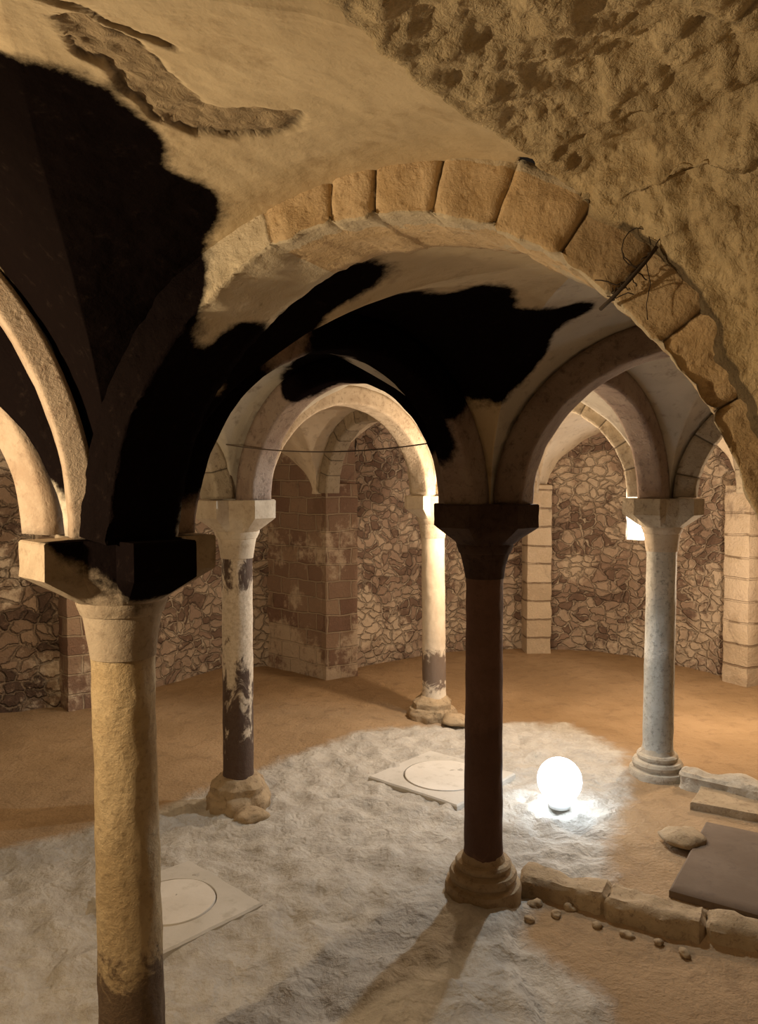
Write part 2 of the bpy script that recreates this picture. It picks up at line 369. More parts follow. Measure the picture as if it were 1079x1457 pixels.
# ------------------------------------------------------------ walls
def catmull(pts, step):
    out = []
    for i in range(len(pts) - 1):
        p0 = Vector(pts[max(i - 1, 0)]); p1 = Vector(pts[i]); p2 = Vector(pts[i + 1]); p3 = Vector(pts[min(i + 2, len(pts) - 1)])
        n = max(2, int((p2 - p1).length / step))
        for k in range(n):
            t = k / n
            out.append(.5 * ((2 * p1) + (p2 - p0) * t + (2 * p0 - 5 * p1 + 4 * p2 - p3) * t * t + (3 * p1 - p0 - 3 * p2 + p3) * t ** 3))
    out.append(Vector(pts[-1])); return out
def make_wall(name, pts, mat, z1=3.35, step=.05, amp=.03, hole=None, smooth=True):
    pl = catmull(pts, step) if smooth else sum([[Vector(pts[i]).lerp(Vector(pts[i + 1]), k / max(1, int((Vector(pts[i + 1]) - Vector(pts[i])).length / step))) for k in range(max(1, int((Vector(pts[i + 1]) - Vector(pts[i])).length / step)))] for i in range(len(pts) - 1)], []) + [Vector(pts[-1])]
    us = [0]
    for a, b in zip(pl, pl[1:]): us.append(us[-1] + (b - a).length)
    nz = int((z1 + .1) / step); zs = [-.1 + k * (z1 + .1) / nz for k in range(nz + 1)]
    vs = []; uvv = []
    for i, p in enumerate(pl):
        tan = (pl[min(i + 1, len(pl) - 1)] - pl[max(i - 1, 0)]).normalized(); nrm = Vector((tan.y, -tan.x))
        for z in zs:
            d = amp * fbm((us[i] * 1.3, z * 1.8, 3.1), 2.6, 5) + amp * .5 * noise.cell(Vector((us[i] * 5, z * 8, 0))) * 0
            if hole:
                u0, u1, za, zb = hole
            q = p + nrm * d
            vs.append((q.x, q.y, z)); uvv.append((us[i], z))
    n = len(zs); fs = []
    for i in range(len(pl) - 1):
        for j in range(n - 1):
            if hole and hole[0] < (us[i] + us[i + 1]) / 2 < hole[1] and hole[2] < (zs[j] + zs[j + 1]) / 2 < hole[3]: continue
            fs.append((i * n + j, (i + 1) * n + j, (i + 1) * n + j + 1, i * n + j + 1))
    o = obj(name, vs, fs, mat); me = o.data
    uvl = me.uv_layers.new(name='UVMap')
    for l in me.loops: uvl.data[l.index].uv = uvv[l.vertex_index]
    tag(o, kind='structure'); return o, pl, us
MW = mat_rubblewall('rubble_wall', sc=6.6, stone=((.27, .185, .135), (.44, .34, .25), (.15, .095, .068)), mortar=(.54, .44, .33))
MWd = mat_rubblewall('dark_rubble_wall', 'rubble', 5.6, ((.17, .11, .075), (.30, .21, .14), (.07, .042, .03)), (.26, .19, .13))
MB = mat_rubblewall('squared_block_wall', 'brick', 1, ((.20, .12, .085), (.34, .24, .165), (.09, .05, .038)), (.40, .31, .22))
MP = mat_rubblewall('pilaster_blocks', 'brick', 2, ((.46, .36, .25), (.58, .47, .34), (.28, .20, .14)), (.24, .17, .11))
make_wall('wall_left', [(-6.4, 4.2), (-5.2, 5.9), (-3.7, 7.15), (-3.05, 7.5)], MWd, amp=.05)
make_wall('wall_back_left', [(-3.05, 7.5), (-2.46, 8.15), (-1.95, 8.95), (-1.40, 9.15), (-1.3, 9.12)], MW, amp=.035)
make_wall('wall_pier', [(-1.36, 9.16), (-.62, 8.50), (-.28, 9.05)], MB, smooth=False, amp=.015)
# window hole position is found along the curved wall
back_pts = [(-.28, 9.05), (.2, 9.45), (.75, 9.85), (1.4, 10.1), (2.1, 10.1), (2.75, 9.98), (3.3, 9.62), (3.8, 9.0), (4.15, 8.3), (4.9, 6.9), (5.6, 5.6), (6.2, 4.2)]
_pl = catmull(back_pts, .05); _us = [0]
for a, b in zip(_pl, _pl[1:]): _us.append(_us[-1] + (b - a).length)
_ui = min(range(len(_pl)), key=lambda i: abs(_pl[i].x / _pl[i].y - .3535) + (10 if _pl[i].y < 8.5 else 0)); WU = _us[_ui]; WP = _pl[_ui]
make_wall('wall_back', back_pts, MW, amp=.04, hole=(WU - .24, WU + .24, 1.50, 2.2))
make_wall('wall_right', [(6.2, 4.2), (5.6, 1.5), (4.2, -.6), (2.2, -2.3)], MWd, amp=.03)
make_wall('wall_entrance', [(2.2, -2.3), (0, -2.45), (-2.2, -2.3)], MWd, amp=.03, step=.1)
make_wall('wall_side', [(-2.2, -2.3), (-4.4, -.2), (-5.8, 2.0), (-6.4, 4.2)], MWd, amp=.03, step=.1)
# window recess + bright daylight pane
def window():
    tan = (_pl[_ui + 3] - _pl[_ui - 3]).normalized(); out = Vector((-tan.y, tan.x))
    if out.dot(WP) < 0: out = -out
    def P(u, dpt, z): q = WP + tan * u + out * dpt; return (q.x, q.y, z)
    w0, w1 = .27, .17
    ring = lambda w_, d, za, zb: [P(-w_, d, za), P(w_, d, za), P(w_, d, zb), P(-w_, d, zb)]
    vs = ring(w0, -.015, 1.47, 2.23) + ring(.22, .21, 1.49, 2.21)
    fs = [(0, 1, 5, 4), (1, 2, 6, 5), (2, 3, 7, 6), (3, 0, 4, 7)]
    o = obj('window_1', vs, fs, M['plaster_pale'], smooth=False); tag(o, kind='structure')
    g = obj('pane', ring(.215, .2, 1.50, 2.2), [(0, 1, 2, 3)], mat_simple('daylight_pane', (1, 1, 1), 1, ((.95, .98, 1.0), 14)), o, False)
window()

# ------------------------------------------------------------ vault webs
def bay(name, cs, rises, R0, mats, amps, n=26, walls=(), feat=None, sig=None, cut=None):
    zc_ = [ZN.get(c, ZS) for c in cs]; cs = [Vector(N[c]) for c in cs]
    L = sum((cs[i] - cs[(i + 1) % 4]).length for i in range(4)) / 4
    sg = 1 - .18 / L if sig is None else sig
    def bil(u, v):
        return (cs[0] * (1 - u) * (1 - v) + cs[1] * (1 + u) * (1 - v) + cs[2] * (1 + u) * (1 + v) + cs[3] * (1 - u) * (1 + v)) / 4
    rs = [sg * sin(pi / 2 * k / n) for k in range(n + 1)] + [(sg + 1) / 2, 1.0]
    bm = bmesh.new(); lay = bm.faces.layers.int.new('sec')
    nn = n
    for e in range(4):
        rows = []
        for r in rs + ([1.15, 1.6, 2.1] if e in walls else []):
            row = []
            rr = min(r, 1.0)
            pm = asin(min(rr / sg, 1))
            ts = [sg * sin(pm * (k / nn)) for k in range(-nn, nn + 1)]
            if rr > sg: ts = [-rr] + ts + [rr]
            else: ts = [ts[0]] + ts + [ts[-1]]
            for t in ts:
                h = sqrt(max(0, 1 - (t / sg) ** 2))
                blend = max(0, (rr - abs(t)) / max(1e-6, 1 - abs(t))) if abs(t) < 1 else 0
                u, v = [(t, -rr), (rr, t), (-t, rr), (-rr, -t)][e]
                zb_ = sum(ww * zz for ww, zz in zip(((1 - u) * (1 - v) / 4, (1 + u) * (1 - v) / 4, (1 + u) * (1 + v) / 4, (1 - u) * (1 + v) / 4), zc_))
                z = zb_ + h * (R0 + (rises[e] - R0) * blend ** 1.3)
                p = bil(u, v)
                if r > 1.0:
                    ed = cs[(e + 1) % 4] - cs[e]; on = Vector((ed.y, -ed.x)).normalized()
                    mid = (cs[e] + cs[(e + 1) % 4]) / 2 - sum(cs, Vector((0, 0))) / 4
                    if on.dot(mid) < 0: on = -on
                    p = p + on * (r - 1.0)
                row.append(bm.verts.new((p.x, p.y, z)))
            rows.append(row)
        for a, b in zip(rows, rows[1:]):
            for i in range(len(a) - 1):
                try:
                    if cut:
                        mc = (a[i].co + b[i + 1].co) / 2
                        if cut(mc): continue
                    f = bm.faces.new((a[i], a[i + 1], b[i + 1], b[i])); f[lay] = e; f.material_index = e; f.smooth = True
                except ValueError: pass
    bmesh.ops.remove_doubles(bm, verts=bm.verts, dist=.0004)
    bmesh.ops.dissolve_degenerate(bm, edges=bm.edges, dist=.0003)
    bmesh.ops.recalc_face_normals(bm, faces=bm.faces)
    bm.normal_update()
    # normals should point down into the room
    s = sum(f.normal.z * f.calc_area() for f in bm.faces)
    if s > 0: bmesh.ops.reverse_faces(bm, faces=bm.faces)
    bm.normal_update()
    wts = {}
    for v in bm.verts:
        k = [f[lay] for f in v.link_faces]; wts[v] = sum(amps[i] for i in k) / max(1, len(k))
    nrm = {v: v.normal.copy() for v in bm.verts}
    for v in bm.verts:
        c = v.co; a = wts[v]
        d = a * (fbm(c, 3.0, 5) * .8 + .5 * fbm(c, 9, 4))
        if feat: d += feat(c, [f[lay] for f in v.link_faces])
        v.co = c + nrm[v] * d
    me = bpy.data.meshes.new(name); bm.to_mesh(me); bm.free()
    for m in mats: me.materials.append(m)
    o = bpy.data.objects.new(name, me); COL.objects.link(o); tag(o, kind='structure')
    if feat:
        pk = [peel_at(v.co) if v.co.z > 2.6 else (0, 0) for v in me.vertices]; attr(o, 'peel', [a for a, b in pk]); attr(o, 'joint', [b for a, b in pk])
    return o

PL, PG, PP, RV = M['plaster'], M['plaster_grey'], M['plaster_pale'], M['rubble_vault']
RUB_EDGE = [(0.747, 1.410, 2.056), (0.734, 1.418, 2.134), (0.712, 1.431, 2.226), (0.687, 1.445, 2.320), (0.660, 1.461, 2.390), (0.617, 1.486, 2.500), (0.586, 1.504, 2.567), (0.517, 1.544, 2.673), (0.449, 1.584, 2.764), (0.371, 1.624, 2.840), (0.221, 1.515, 2.878), (0.144, 1.435, 2.885), (0.075, 1.355, 2.892), (0.001, 1.266, 2.902), (-0.063, 1.176, 2.904), (-0.133, 1.056, 2.901), (-0.231, 0.886, 2.908), (-0.330, 0.686, 2.920), (-0.528, 0.528, 2.920)]
RUB_EDGE = [(x + (.022 if i < 8 else 0), y - (.012 if i < 8 else 0), z + (.014 if i < 8 else 0)) for i, (x, y, z) in enumerate(RUB_EDGE)]
def cut_edge(p):
    # the plaster web is broken away beyond the ragged edge
    A_, B_ = Vector(N['A']), Vector(N['F']); d = (B_ - A_).normalized(); n = Vector((-d.y, d.x))
    if (p.xy - A_).dot(n) > -.19: return False
    best = None
    for (x0, y0, z0), (x1, y1, z1) in zip(RUB_EDGE[8:], RUB_EDGE[9:]):
        if y1 <= p.y <= y0: best = x0 + (x1 - x0) * (p.y - y0) / (y1 - y0)
    if best is None: return p.x > (.3 if p.y > 1 else -.5)
    return p.x > best + .035
PEEL = [(-.53, 1.28), (-.48, 1.27), (-.44, 1.32), (-.41, 1.41), (-.34, 1.56), (-.26, 1.575), (-.16, 1.58), (-.21, 1.66), (-.32, 1.675), (-.38, 1.65), (-.44, 1.59), (-.49, 1.49), (-.49, 1.41), (-.53, 1.37)]
CRACK = [(-.56, 1.20), (-.50, 1.235), (-.46, 1.26), (-.41, 1.305), (-.36, 1.35)]
def peel_at(c):
    x = c.x + .022 * fbm(c, 12, 4); y = c.y + .022 * fbm(c + Vector((3, 1, 0)), 12, 4)
    m = in_poly(x, y, PEEL); k = max(0, min(1, .5 + m / .016)); e = max(0, 1 - abs(m + .004) / .010) * (.2 + .8 * (noise.noise(c * 14) > -.1))
    dm = 9
    for (x1, y1), (x2, y2) in zip(CRACK, CRACK[1:]):
        dx, dy = x2 - x1, y2 - y1; tt = max(0, min(1, ((x - x1) * dx + (y - y1) * dy) / (dx * dx + dy * dy))); dm = min(dm, hypot(x - x1 - tt * dx, y - y1 - tt * dy))
    return k, max(e, max(0, 1 - dm / .014))
def feat_near(c, sec):
    if c.z < 2.6: return 0
    k, e = peel_at(c)
    return -k * (.012 + .008 * fbm(c, 25, 4)) - e * .010
bay('ceiling', ['A', 'F', 'F1', 'A1'], [.91, .88, .85, 1.19], .88, [M['plaster_near']] * 4, [.008, .008, .008, .008], 130, cut=cut_edge, feat=feat_near)
bay('ceiling', ['A', 'D', 'G', 'F'], [.86, .86, .86, .88], .92, [PL, PG, PG, PL], [.008] * 4, 36)
bay('ceiling', ['D', 'E', 'K', 'G'], [.88, .88, .88, .86], .95, [PG] * 4, [.01] * 4, 26)
bay('ceiling', ['A0', 'A', 'D', 'B'], [.78, .86, .86, .86], .92, [PG] * 4, [.01] * 4, 26)
bay('ceiling', ['B', 'D', 'E', 'C'], [.86, .88, .88, .88], .95, [PG] * 4, [.01] * 4, 30)
bay('ceiling', ['A1', 'A', 'A0', 'A01'], [1.19, .76, .86, .86], .9, [PG] * 4, [.01] * 4, 20)
bay('ceiling', ['A0', 'B', 'Q0', 'Q1'], [.88] * 4, .95, [PG] * 4, [.015] * 4, 20, walls=(2,))
bay('ceiling', ['B', 'C', 'P', 'Q0'], [.88] * 4, .98, [PP] * 4, [.015] * 4, 24, walls=(2,))
bay('ceiling', ['C', 'M', 'X', 'P'], [.9, .9, .9, .88], .98, [PP] * 4, [.015] * 4, 22, walls=(1, 2))
bay('ceiling', ['C', 'E', 'R', 'M'], [.88, .9, .9, .9], 1.0, [PP] * 4, [.015] * 4, 24, walls=(2,))
bay('ceiling', ['E', 'K', 'S', 'R'], [.88, .9, .9, .9], 1.0, [PP] * 4, [.015] * 4, 20, walls=(2,))

# broken rubble vault on the right of the entrance bay: starts at a ragged plaster edge and curves down to the right
def rubble_vault():
    edge = RUB_EDGE
    pl = [Vector(p) for p in edge]; out = []
    for i in range(len(pl) - 1):
        p0 = pl[max(i - 1, 0)]; p1 = pl[i]; p2 = pl[i + 1]; p3 = pl[min(i + 2, len(pl) - 1)]; n = max(2, int((p2 - p1).length / .007))
        for k in range(n):
            t = k / n; out.append(.5 * ((2 * p1) + (p2 - p0) * t + (2 * p0 - 5 * p1 + 4 * p2 - p3) * t * t + (3 * p1 - p0 - 3 * p2 + p3) * t ** 3))
    out.append(pl[-1]); n = len(out); m = 150; vs = []; jo = []; to = []; ds = []
    DST = [(.98, 1.02, 1.95), (.98, 1.0, 2.05), (.97, .98, 2.15), (.96, .97, 2.25), (.96, .95, 2.32), (.97, .93, 2.40), (.98, .90, 2.45), (1.0, .86, 2.50), (1.0, .80, 2.54), (1.0, .72, 2.56),
           (1.0, .6, 2.58), (1.0, .5, 2.58), (1.0, .4, 2.58), (1.0, .3, 2.58), (1.0, .2, 2.58), (1.0, .05, 2.58), (.95, -.15, 2.56), (.9, -.4, 2.55), (.8, -.8, 2.5)]
    K = len(pl) - 1; cum = []
    for i in range(K):
        q = max(2, int((pl[i + 1] - pl[i]).length / .007)); cum += [i + k / q for k in range(q)]
    cum.append(K)
    for i, p in enumerate(out):
        u = cum[i]; a = int(min(u, K - 1)); dst = Vector(DST[a]).lerp(Vector(DST[a + 1]), u - a)
        rag = .02 * fbm((p.x, p.y, p.z), 9, 4) + .012 * noise.noise(p * 22)
        ex = 1.0 + 1.3 * min(1, max(0, (u - 5) / 4))
        for j in range(m + 1):
            t = j / m
            q = p.lerp(dst, t); q.z = p.z + (dst.z - p.z) * t ** ex + (.05 * sin(pi * t) if u < 8 else .03 * sin(pi * t))
            dist = (q - p).length
            v = noise.voronoi(Vector((q.x * 5 + .6 * fbm(q, 3, 2), q.y * 5, q.z * 5 + .4 * fbm(q, 4, 2))))[0]
            dsp = .030 * fbm(q, 4.0, 3) + .017 * fbm(q, 13, 4) + .008 * fbm(q, 38, 3) - .028 * (min(.35, v[1] - v[0]) - .2)
            dsp += max(0, noise.noise(q * 3.3 + Vector((4, 1, 2))) - .38) * .10
            ds.append(dsp * min(1, dist / .05) if j else 0)
            q = q + Vector((rag, 0, 0)) * (1 - min(1, dist / .12))
            if j == 0: q = q + Vector((.012, .01, .10) if u > 8 else (0, .06, .0))
            vs.append(q); crev = max(0, 1 - (v[1] - v[0]) / .06) * max(0, min(1, (noise.noise(q * 2.5) + .05) * 4))
            jo.append(max(crev * .6, .9 if dist < .006 else 0)); to.append(.5 + .5 * noise.noise(q * 4))
    fs = [(i * (m + 1) + j, i * (m + 1) + j + 1, (i + 1) * (m + 1) + j + 1, (i + 1) * (m + 1) + j) for i in range(n - 1) for j in range(m)]
    o = obj('ceiling', vs, fs, M['rubble_vault']); attr(o, 'joint', jo); attr(o, 'tone', to); tag(o, kind='structure')
    eye = Vector((0, 0, 1.8)); nr = [v.normal.copy() for v in o.data.vertices]
    for v, nn, dd in zip(o.data.vertices, nr, ds):
        if nn.dot(eye - v.co) < 0: nn = -nn
        v.co = v.co - nn * dd
    o.data.update()
rubble_vault()

# ------------------------------------------------------------ ribs / arches
def rib(a, b, rise, label, mat='rib_plaster', stilt=0.0, groove=0.0, nv=11, hw=HW, tw=TW, rough=.006, width_off=0.0, grp=None, seed=0, ai=(AI, AI)):
    A_, B_ = Vector(N[a]), Vector(N[b]); L = (B_ - A_).length; d = (B_ - A_) / L; nrm = Vector((-d.y, d.x))
    rnd = random.Random(hash((round(A_.x, 2), round(B_.y, 2))) % 1000 + seed)
    per = 9 if groove else 6
    n = nv * per
    cuts = [0]
    for i in range(nv): cuts.append(cuts[-1] + (rnd.uniform(.75, 1.3)))
    cuts = [c / cuts[-1] for c in cuts]
    ts = []
    for i in range(nv):
        for k in range(per): ts.append((cuts[i] + (cuts[i + 1] - cuts[i]) * (.04 + .92 * k / (per - 1)) if groove else cuts[i] + (cuts[i + 1] - cuts[i]) * k / per, i, k))
    if groove:
        t2 = []
        for (t, i, k) in ts:
            t2.append((t, i, k, 0))
            if k == per - 1 and i < nv - 1: t2.append((cuts[i + 1], i, k, 1))
        ts = t2
    else:
        ts = [(t, i, k, 0) for (t, i, k) in ts] + [(1.0, nv - 1, 0, 0)]
    # cross-section: from top of front side, down, across the soffit, up the back side; (w, depth) depth 0 = soffit, 1 = extrados
    bev = .12
    sec = [(-1, 1)] + [(-1, x) for x in (.8, .6, .4, .22)] + [(-1, bev), (-.94, .03)] + [(x, 0) for x in (-.75, -.45, -.15, .15, .45, .75)] + [(.94, .03), (1, bev)] + [(1, x) for x in (.22, .4, .6, .8)] + [(1, 1)]
    vs = []; jo = []; to = []
    tones = [rnd.uniform(0, 1) for _ in range(nv)]; offs = [rnd.uniform(-1, 1) for _ in range(nv)]
    for (t, iv, k, isj) in ts:
        ang = pi * t
        # intrados / extrados points
        def pt(q):
            hs0 = (ai[0] + ai[1]) / 2
            half = (L - ai[0] - ai[1]) / 2 + q * tw; cx_ = ai[0] + (L - ai[0] - ai[1]) / 2
            x = cx_ - half * cos(ang); z = ZN.get(a, ZS) * (1 - x / L) + ZN.get(b, ZS) * x / L + stilt * min(1, sin(ang) * 3) + (rise + q * tw) * sin(ang)
            return x, z
        edge = 0.0
        if groove: edge = 1.0 if isj else (.35 if k in (0, per - 1) else 0)
        for (wx, q) in sec:
            x0, z0 = pt(q)
            inset = groove * edge
            wxx = wx * (hw - inset + (offs[iv] * groove * .35 if abs(wx) > .9 else 0))
            if q < .5:
                x1, z1 = pt(q + inset / tw - offs[iv] * .0 + (offs[iv] * groove * .3) / tw); x0, z0 = x1, z1
            p = A_ + d * x0 + nrm * (wxx + width_off)
            r_ = rough * (fbm((p.x, p.y, z0), 7, 4))
            m_ = Vector((A_ + d * (L / 2)).to_tuple()) ; rad = Vector((d.x * cos(ang) * -1, d.y * cos(ang) * -1, sin(ang)))
            if q >= .99: r_ = 0
            side = Vector((nrm.x, nrm.y, 0)) * (1 if wx > 0 else -1)
            v = Vector((p.x, p.y, z0)) + (side * r_ if abs(wx) >= 1 else rad * (-r_))
            vs.append(v); jo.append(1.0 if isj else 0.0); to.append(tones[iv] if groove else .5)
    m = len(sec); fs = [(i * m + j, i * m + j + 1, (i + 1) * m + j + 1, (i + 1) * m + j) for i in range(len(ts) - 1) for j in range(m - 1)]
    fs += [(i * m + m - 1, i * m, (i + 1) * m, (i + 1) * m + m - 1) for i in range(len(ts) - 1)]
    fs += [tuple(range(m)), tuple(range((len(ts) - 1) * m + m - 1, (len(ts) - 1) * m - 1, -1))]
    o = obj('stone_arch', vs, fs, M[mat]); attr(o, 'joint', jo); attr(o, 'tone', to); recalc(o)
    tag(o, label, 'arch', grp); return o

M['near_arch'] = mat_tuff('near_arch_blocks', (.47, .335, .18), (.56, .42, .25), (.27, .175, .09), .007, lip=True)
def near_arch():
    # the bare stone arch is irregular: intrados and extrados outlines measured as (distance along, height)
    A_, B_ = Vector(N['A']), Vector(N['F']); L = (B_ - A_).length; d = (B_ - A_) / L; nrm = Vector((-d.y, d.x))
    INN = [(0.162, 2.01), (0.19, 2.157), (0.221, 2.284), (0.26, 2.376), (0.322, 2.47), (0.384, 2.545), (0.445, 2.605), (0.505, 2.658), (0.585, 2.715), (0.681, 2.773), (0.813, 2.833), (0.916, 2.853), (1.025, 2.860), (1.147, 2.856), (1.262, 2.84), (1.353, 2.813), (1.439, 2.778), (1.521, 2.735), (1.599, 2.684), (1.688, 2.608), (1.764, 2.524), (1.827, 2.439), (1.892, 2.339), (1.95, 2.22), (1.984, 2.13), (1.993, 2.08)]
    EXT = [(0, .13), (.81, .15), (.94, .165), (1.26, .158), (1.45, .15), (2, .15)]
    def spl(P, step=.012):
        q = catmull(P, step); return q
    pin = spl(INN, .01); L1 = [0]
    for a, b in zip(pin, pin[1:]): L1.append(L1[-1] + (b - a).length)
    tot = L1[-1]
    def at(ss):
        for k in range(len(L1) - 1):
            if L1[k + 1] >= ss: return pin[k].lerp(pin[k + 1], (ss - L1[k]) / max(1e-6, L1[k + 1] - L1[k])), (pin[min(k + 3, len(pin) - 1)] - pin[max(k - 3, 0)]).normalized()
        return pin[-1], (pin[-1] - pin[-4]).normalized()
    def thick(x, z):
        for (x0, t0), (x1, t1) in zip(EXT, EXT[1:]):
            if x0 <= x <= x1: return t0 + (t1 - t0) * (x - x0) / (x1 - x0)
        return EXT[0][1] if x < EXT[0][0] else EXT[-1][1]
    cutx = [0.813, 1.003, 1.127, 1.284, 1.435, 1.592, 1.704, 1.796, 1.892]
    cs = []
    for cx_ in cutx:
        k = min(range(len(pin)), key=lambda i: abs(pin[i].x - cx_) + (5 if pin[i].y < 2.25 and cx_ < 1.7 else 0)); cs.append(L1[k])
    stations = []; bnd = [0] + cs + [tot]
    for i in range(len(bnd) - 1):
        a, b = bnd[i], bnd[i + 1]; n = max(4, int((b - a) / .014)); g = .004
        lo = a + (g if i > 0 else 0); hi = b - (g if i < len(bnd) - 2 else 0)
        for k in range(n + 1): stations.append((lo + (hi - lo) * k / n, i, 0, .5 if (k == 0 and i > 0) or (k == n and i < len(bnd) - 2) else 0))
        if i < len(bnd) - 2: stations.append((b, i, 1, 1))
    fo, bo = .20, .10
    sec = [('f', q) for q in (1, .93, .86, .78, .7, .6, .5, .4, .3, .22, .14, .07)] + [('s', x) for x in (0, .06, .15, .3, .45, .6, .75, .9, 1)] + [('b', q) for q in (.2, .6, 1)]
    rnd = random.Random(5); tn = [rnd.random() for _ in bnd]; of = [rnd.uniform(-1, 1) for _ in bnd]
    vs = []; jo = []; to = []; lp = []
    for (ss, i, isj, e) in stations:
        p, tg = at(ss); out = Vector((-tg.y, tg.x)); T = thick(p.x, p.y)
        for (kd, q) in sec:
            if kd == 'f': w_ = -fo; dep = q * T
            elif kd == 's': w_ = -fo + (fo + bo) * q; dep = 0
            else: w_ = bo; dep = q * T
            pit = i > 0
            g = (.016 * e * (1 if kd == 'f' else max(0, 1 - q * 5)) if pit else 0)
            pp = p + out * (dep + (g if kd == 's' else 0) + (.005 * of[i] if kd == 's' and pit else 0)); w2 = w_ + ((g + .006 * of[i] if pit else 0) if kd == 'f' and q < .95 else 0)
            P = Vector((A_.x + d.x * pp.x + nrm.x * w2, A_.y + d.y * pp.x + nrm.y * w2, pp.y))
            r = .010 * fbm(P, 9, 5) + .004 * fbm(P, 30, 3)
            if kd == 'f': P -= Vector((nrm.x, nrm.y, 0)) * r
            elif kd == 's': P -= Vector((d.x * out.x, d.y * out.x, out.y)) * (r + (.010 * max(0, .3 - q) * 3 * fbm(P, 14, 3)))
            vs.append(P); jo.append(float(isj) if (kd == 'f' and q < .93) or (kd == 's' and q < .08) else 0); to.append(tn[i] if pit else .9)
            lw = 1.0 if (kd == 'f' and q > .80) or (kd == 's' and q < .2) else (.5 if kd == 's' or q > .74 else 0)
            lp.append(lw if pit else 1.0)
    m = len(sec); fs = [(i * m + j, i * m + j + 1, (i + 1) * m + j + 1, (i + 1) * m + j) for i in range(len(stations) - 1) for j in range(m - 1)]
    o = obj('stone_arch', vs, fs, M['near_arch']); attr(o, 'joint', jo); attr(o, 'tone', to); attr(o, 'lip', lp); recalc(o)
    tag(o, 'large near arch of bare squared tuff blocks crossing the top of the view', 'arch')
near_arch()
rib('A', 'D', .72, 'soot-black arch from the nearest column back to the central dark column', 'rib_dark', rough=.008)
rib('D', 'B', .72, 'dark mottled arch from the central column to the stained column on the left', 'rib_dark')
rib('D', 'G', .72, 'brown and grey arch rising right from the central dark column', 'rib_dark')
rib('D', 'E', .74, 'arch behind linking the central dark column with the right-hand column', 'rib_dark')
rib('E', 'C', .76, 'brightly lit arch between the right-hand column and the rear pale column', 'rib_stone', groove=.008)
rib('B', 'C', .74, 'thin pale arch between the stained left column and the rear pale column', 'rib_plaster')
rib('A', 'A0', .62, 'pinkish plastered arch leaving the nearest column towards the left edge', 'rib_clean', ai=(.33, .24), tw=.11)
rib('A1', 'A', 1.08, 'narrow arch with a chipped pale edge climbing left above the nearest column', 'rib_clean', ai=(.24, .17), tw=.09, hw=.075)
rib('B', 'A0', .72, 'arch springing left from the stained column, behind the nearest column', 'rib_stone', groove=.008)
rib('E', 'K', .74, 'shadowed arch rising to the right of the right-hand column', 'rib_stone', groove=.01)
rib('G', 'K', .74, 'arch at the far right hidden behind the near arch', 'rib_stone')
rib('F', 'G', .70, 'arch to the right of the large near arch, leaving towards the back', 'rib_stone')
rib('B', 'Q0', .76, 'arch from the stained left column back to the left wall pilaster', 'rib_plaster')
rib('C', 'P', .76, 'pale arch from the rear column to the dark block pier', 'rib_stone', groove=.008)
rib('C', 'M', .78, 'pale arch from the rear column to the pilaster on the curved wall', 'rib_plaster')
rib('E', 'R', .78, 'arch from the right-hand column back to the right wall pilaster', 'rib_stone', groove=.008)

# ------------------------------------------------------------ columns
def lathe(profile, seg=48, cx=0, cy=0, nz=.0, lean=(0, 0), sub=.03, seed=0, closed=True, nsc=6):
    """profile: (r, z) bottom to top"""
    pr = [profile[0]]
    for (r0, z0), (r1, z1) in zip(profile, profile[1:]):
        n = max(1, int(hypot(r1 - r0, z1 - z0) / sub))
        for k in range(1, n + 1): pr.append((r0 + (r1 - r0) * k / n, z0 + (z1 - z0) * k / n))
    vs = []
    for r, z in pr:
        for i in range(seg):
            a = 2 * pi * i / seg
            rr = r + nz * fbm((cos(a) * r * 3 + seed, sin(a) * r * 3, z * 1.2), nsc, 4)
            vs.append((cx + rr * cos(a) + lean[0] * z, cy + rr * sin(a) + lean[1] * z, z))
    fs = [(j * seg + i, j * seg + (i + 1) % seg, (j + 1) * seg + (i + 1) % seg, (j + 1) * seg + i) for j in range(len(pr) - 1) for i in range(seg)]
    fs += [tuple(range(seg - 1, -1, -1)), tuple((len(pr) - 1) * seg + i for i in range(seg))]
    return vs, fs
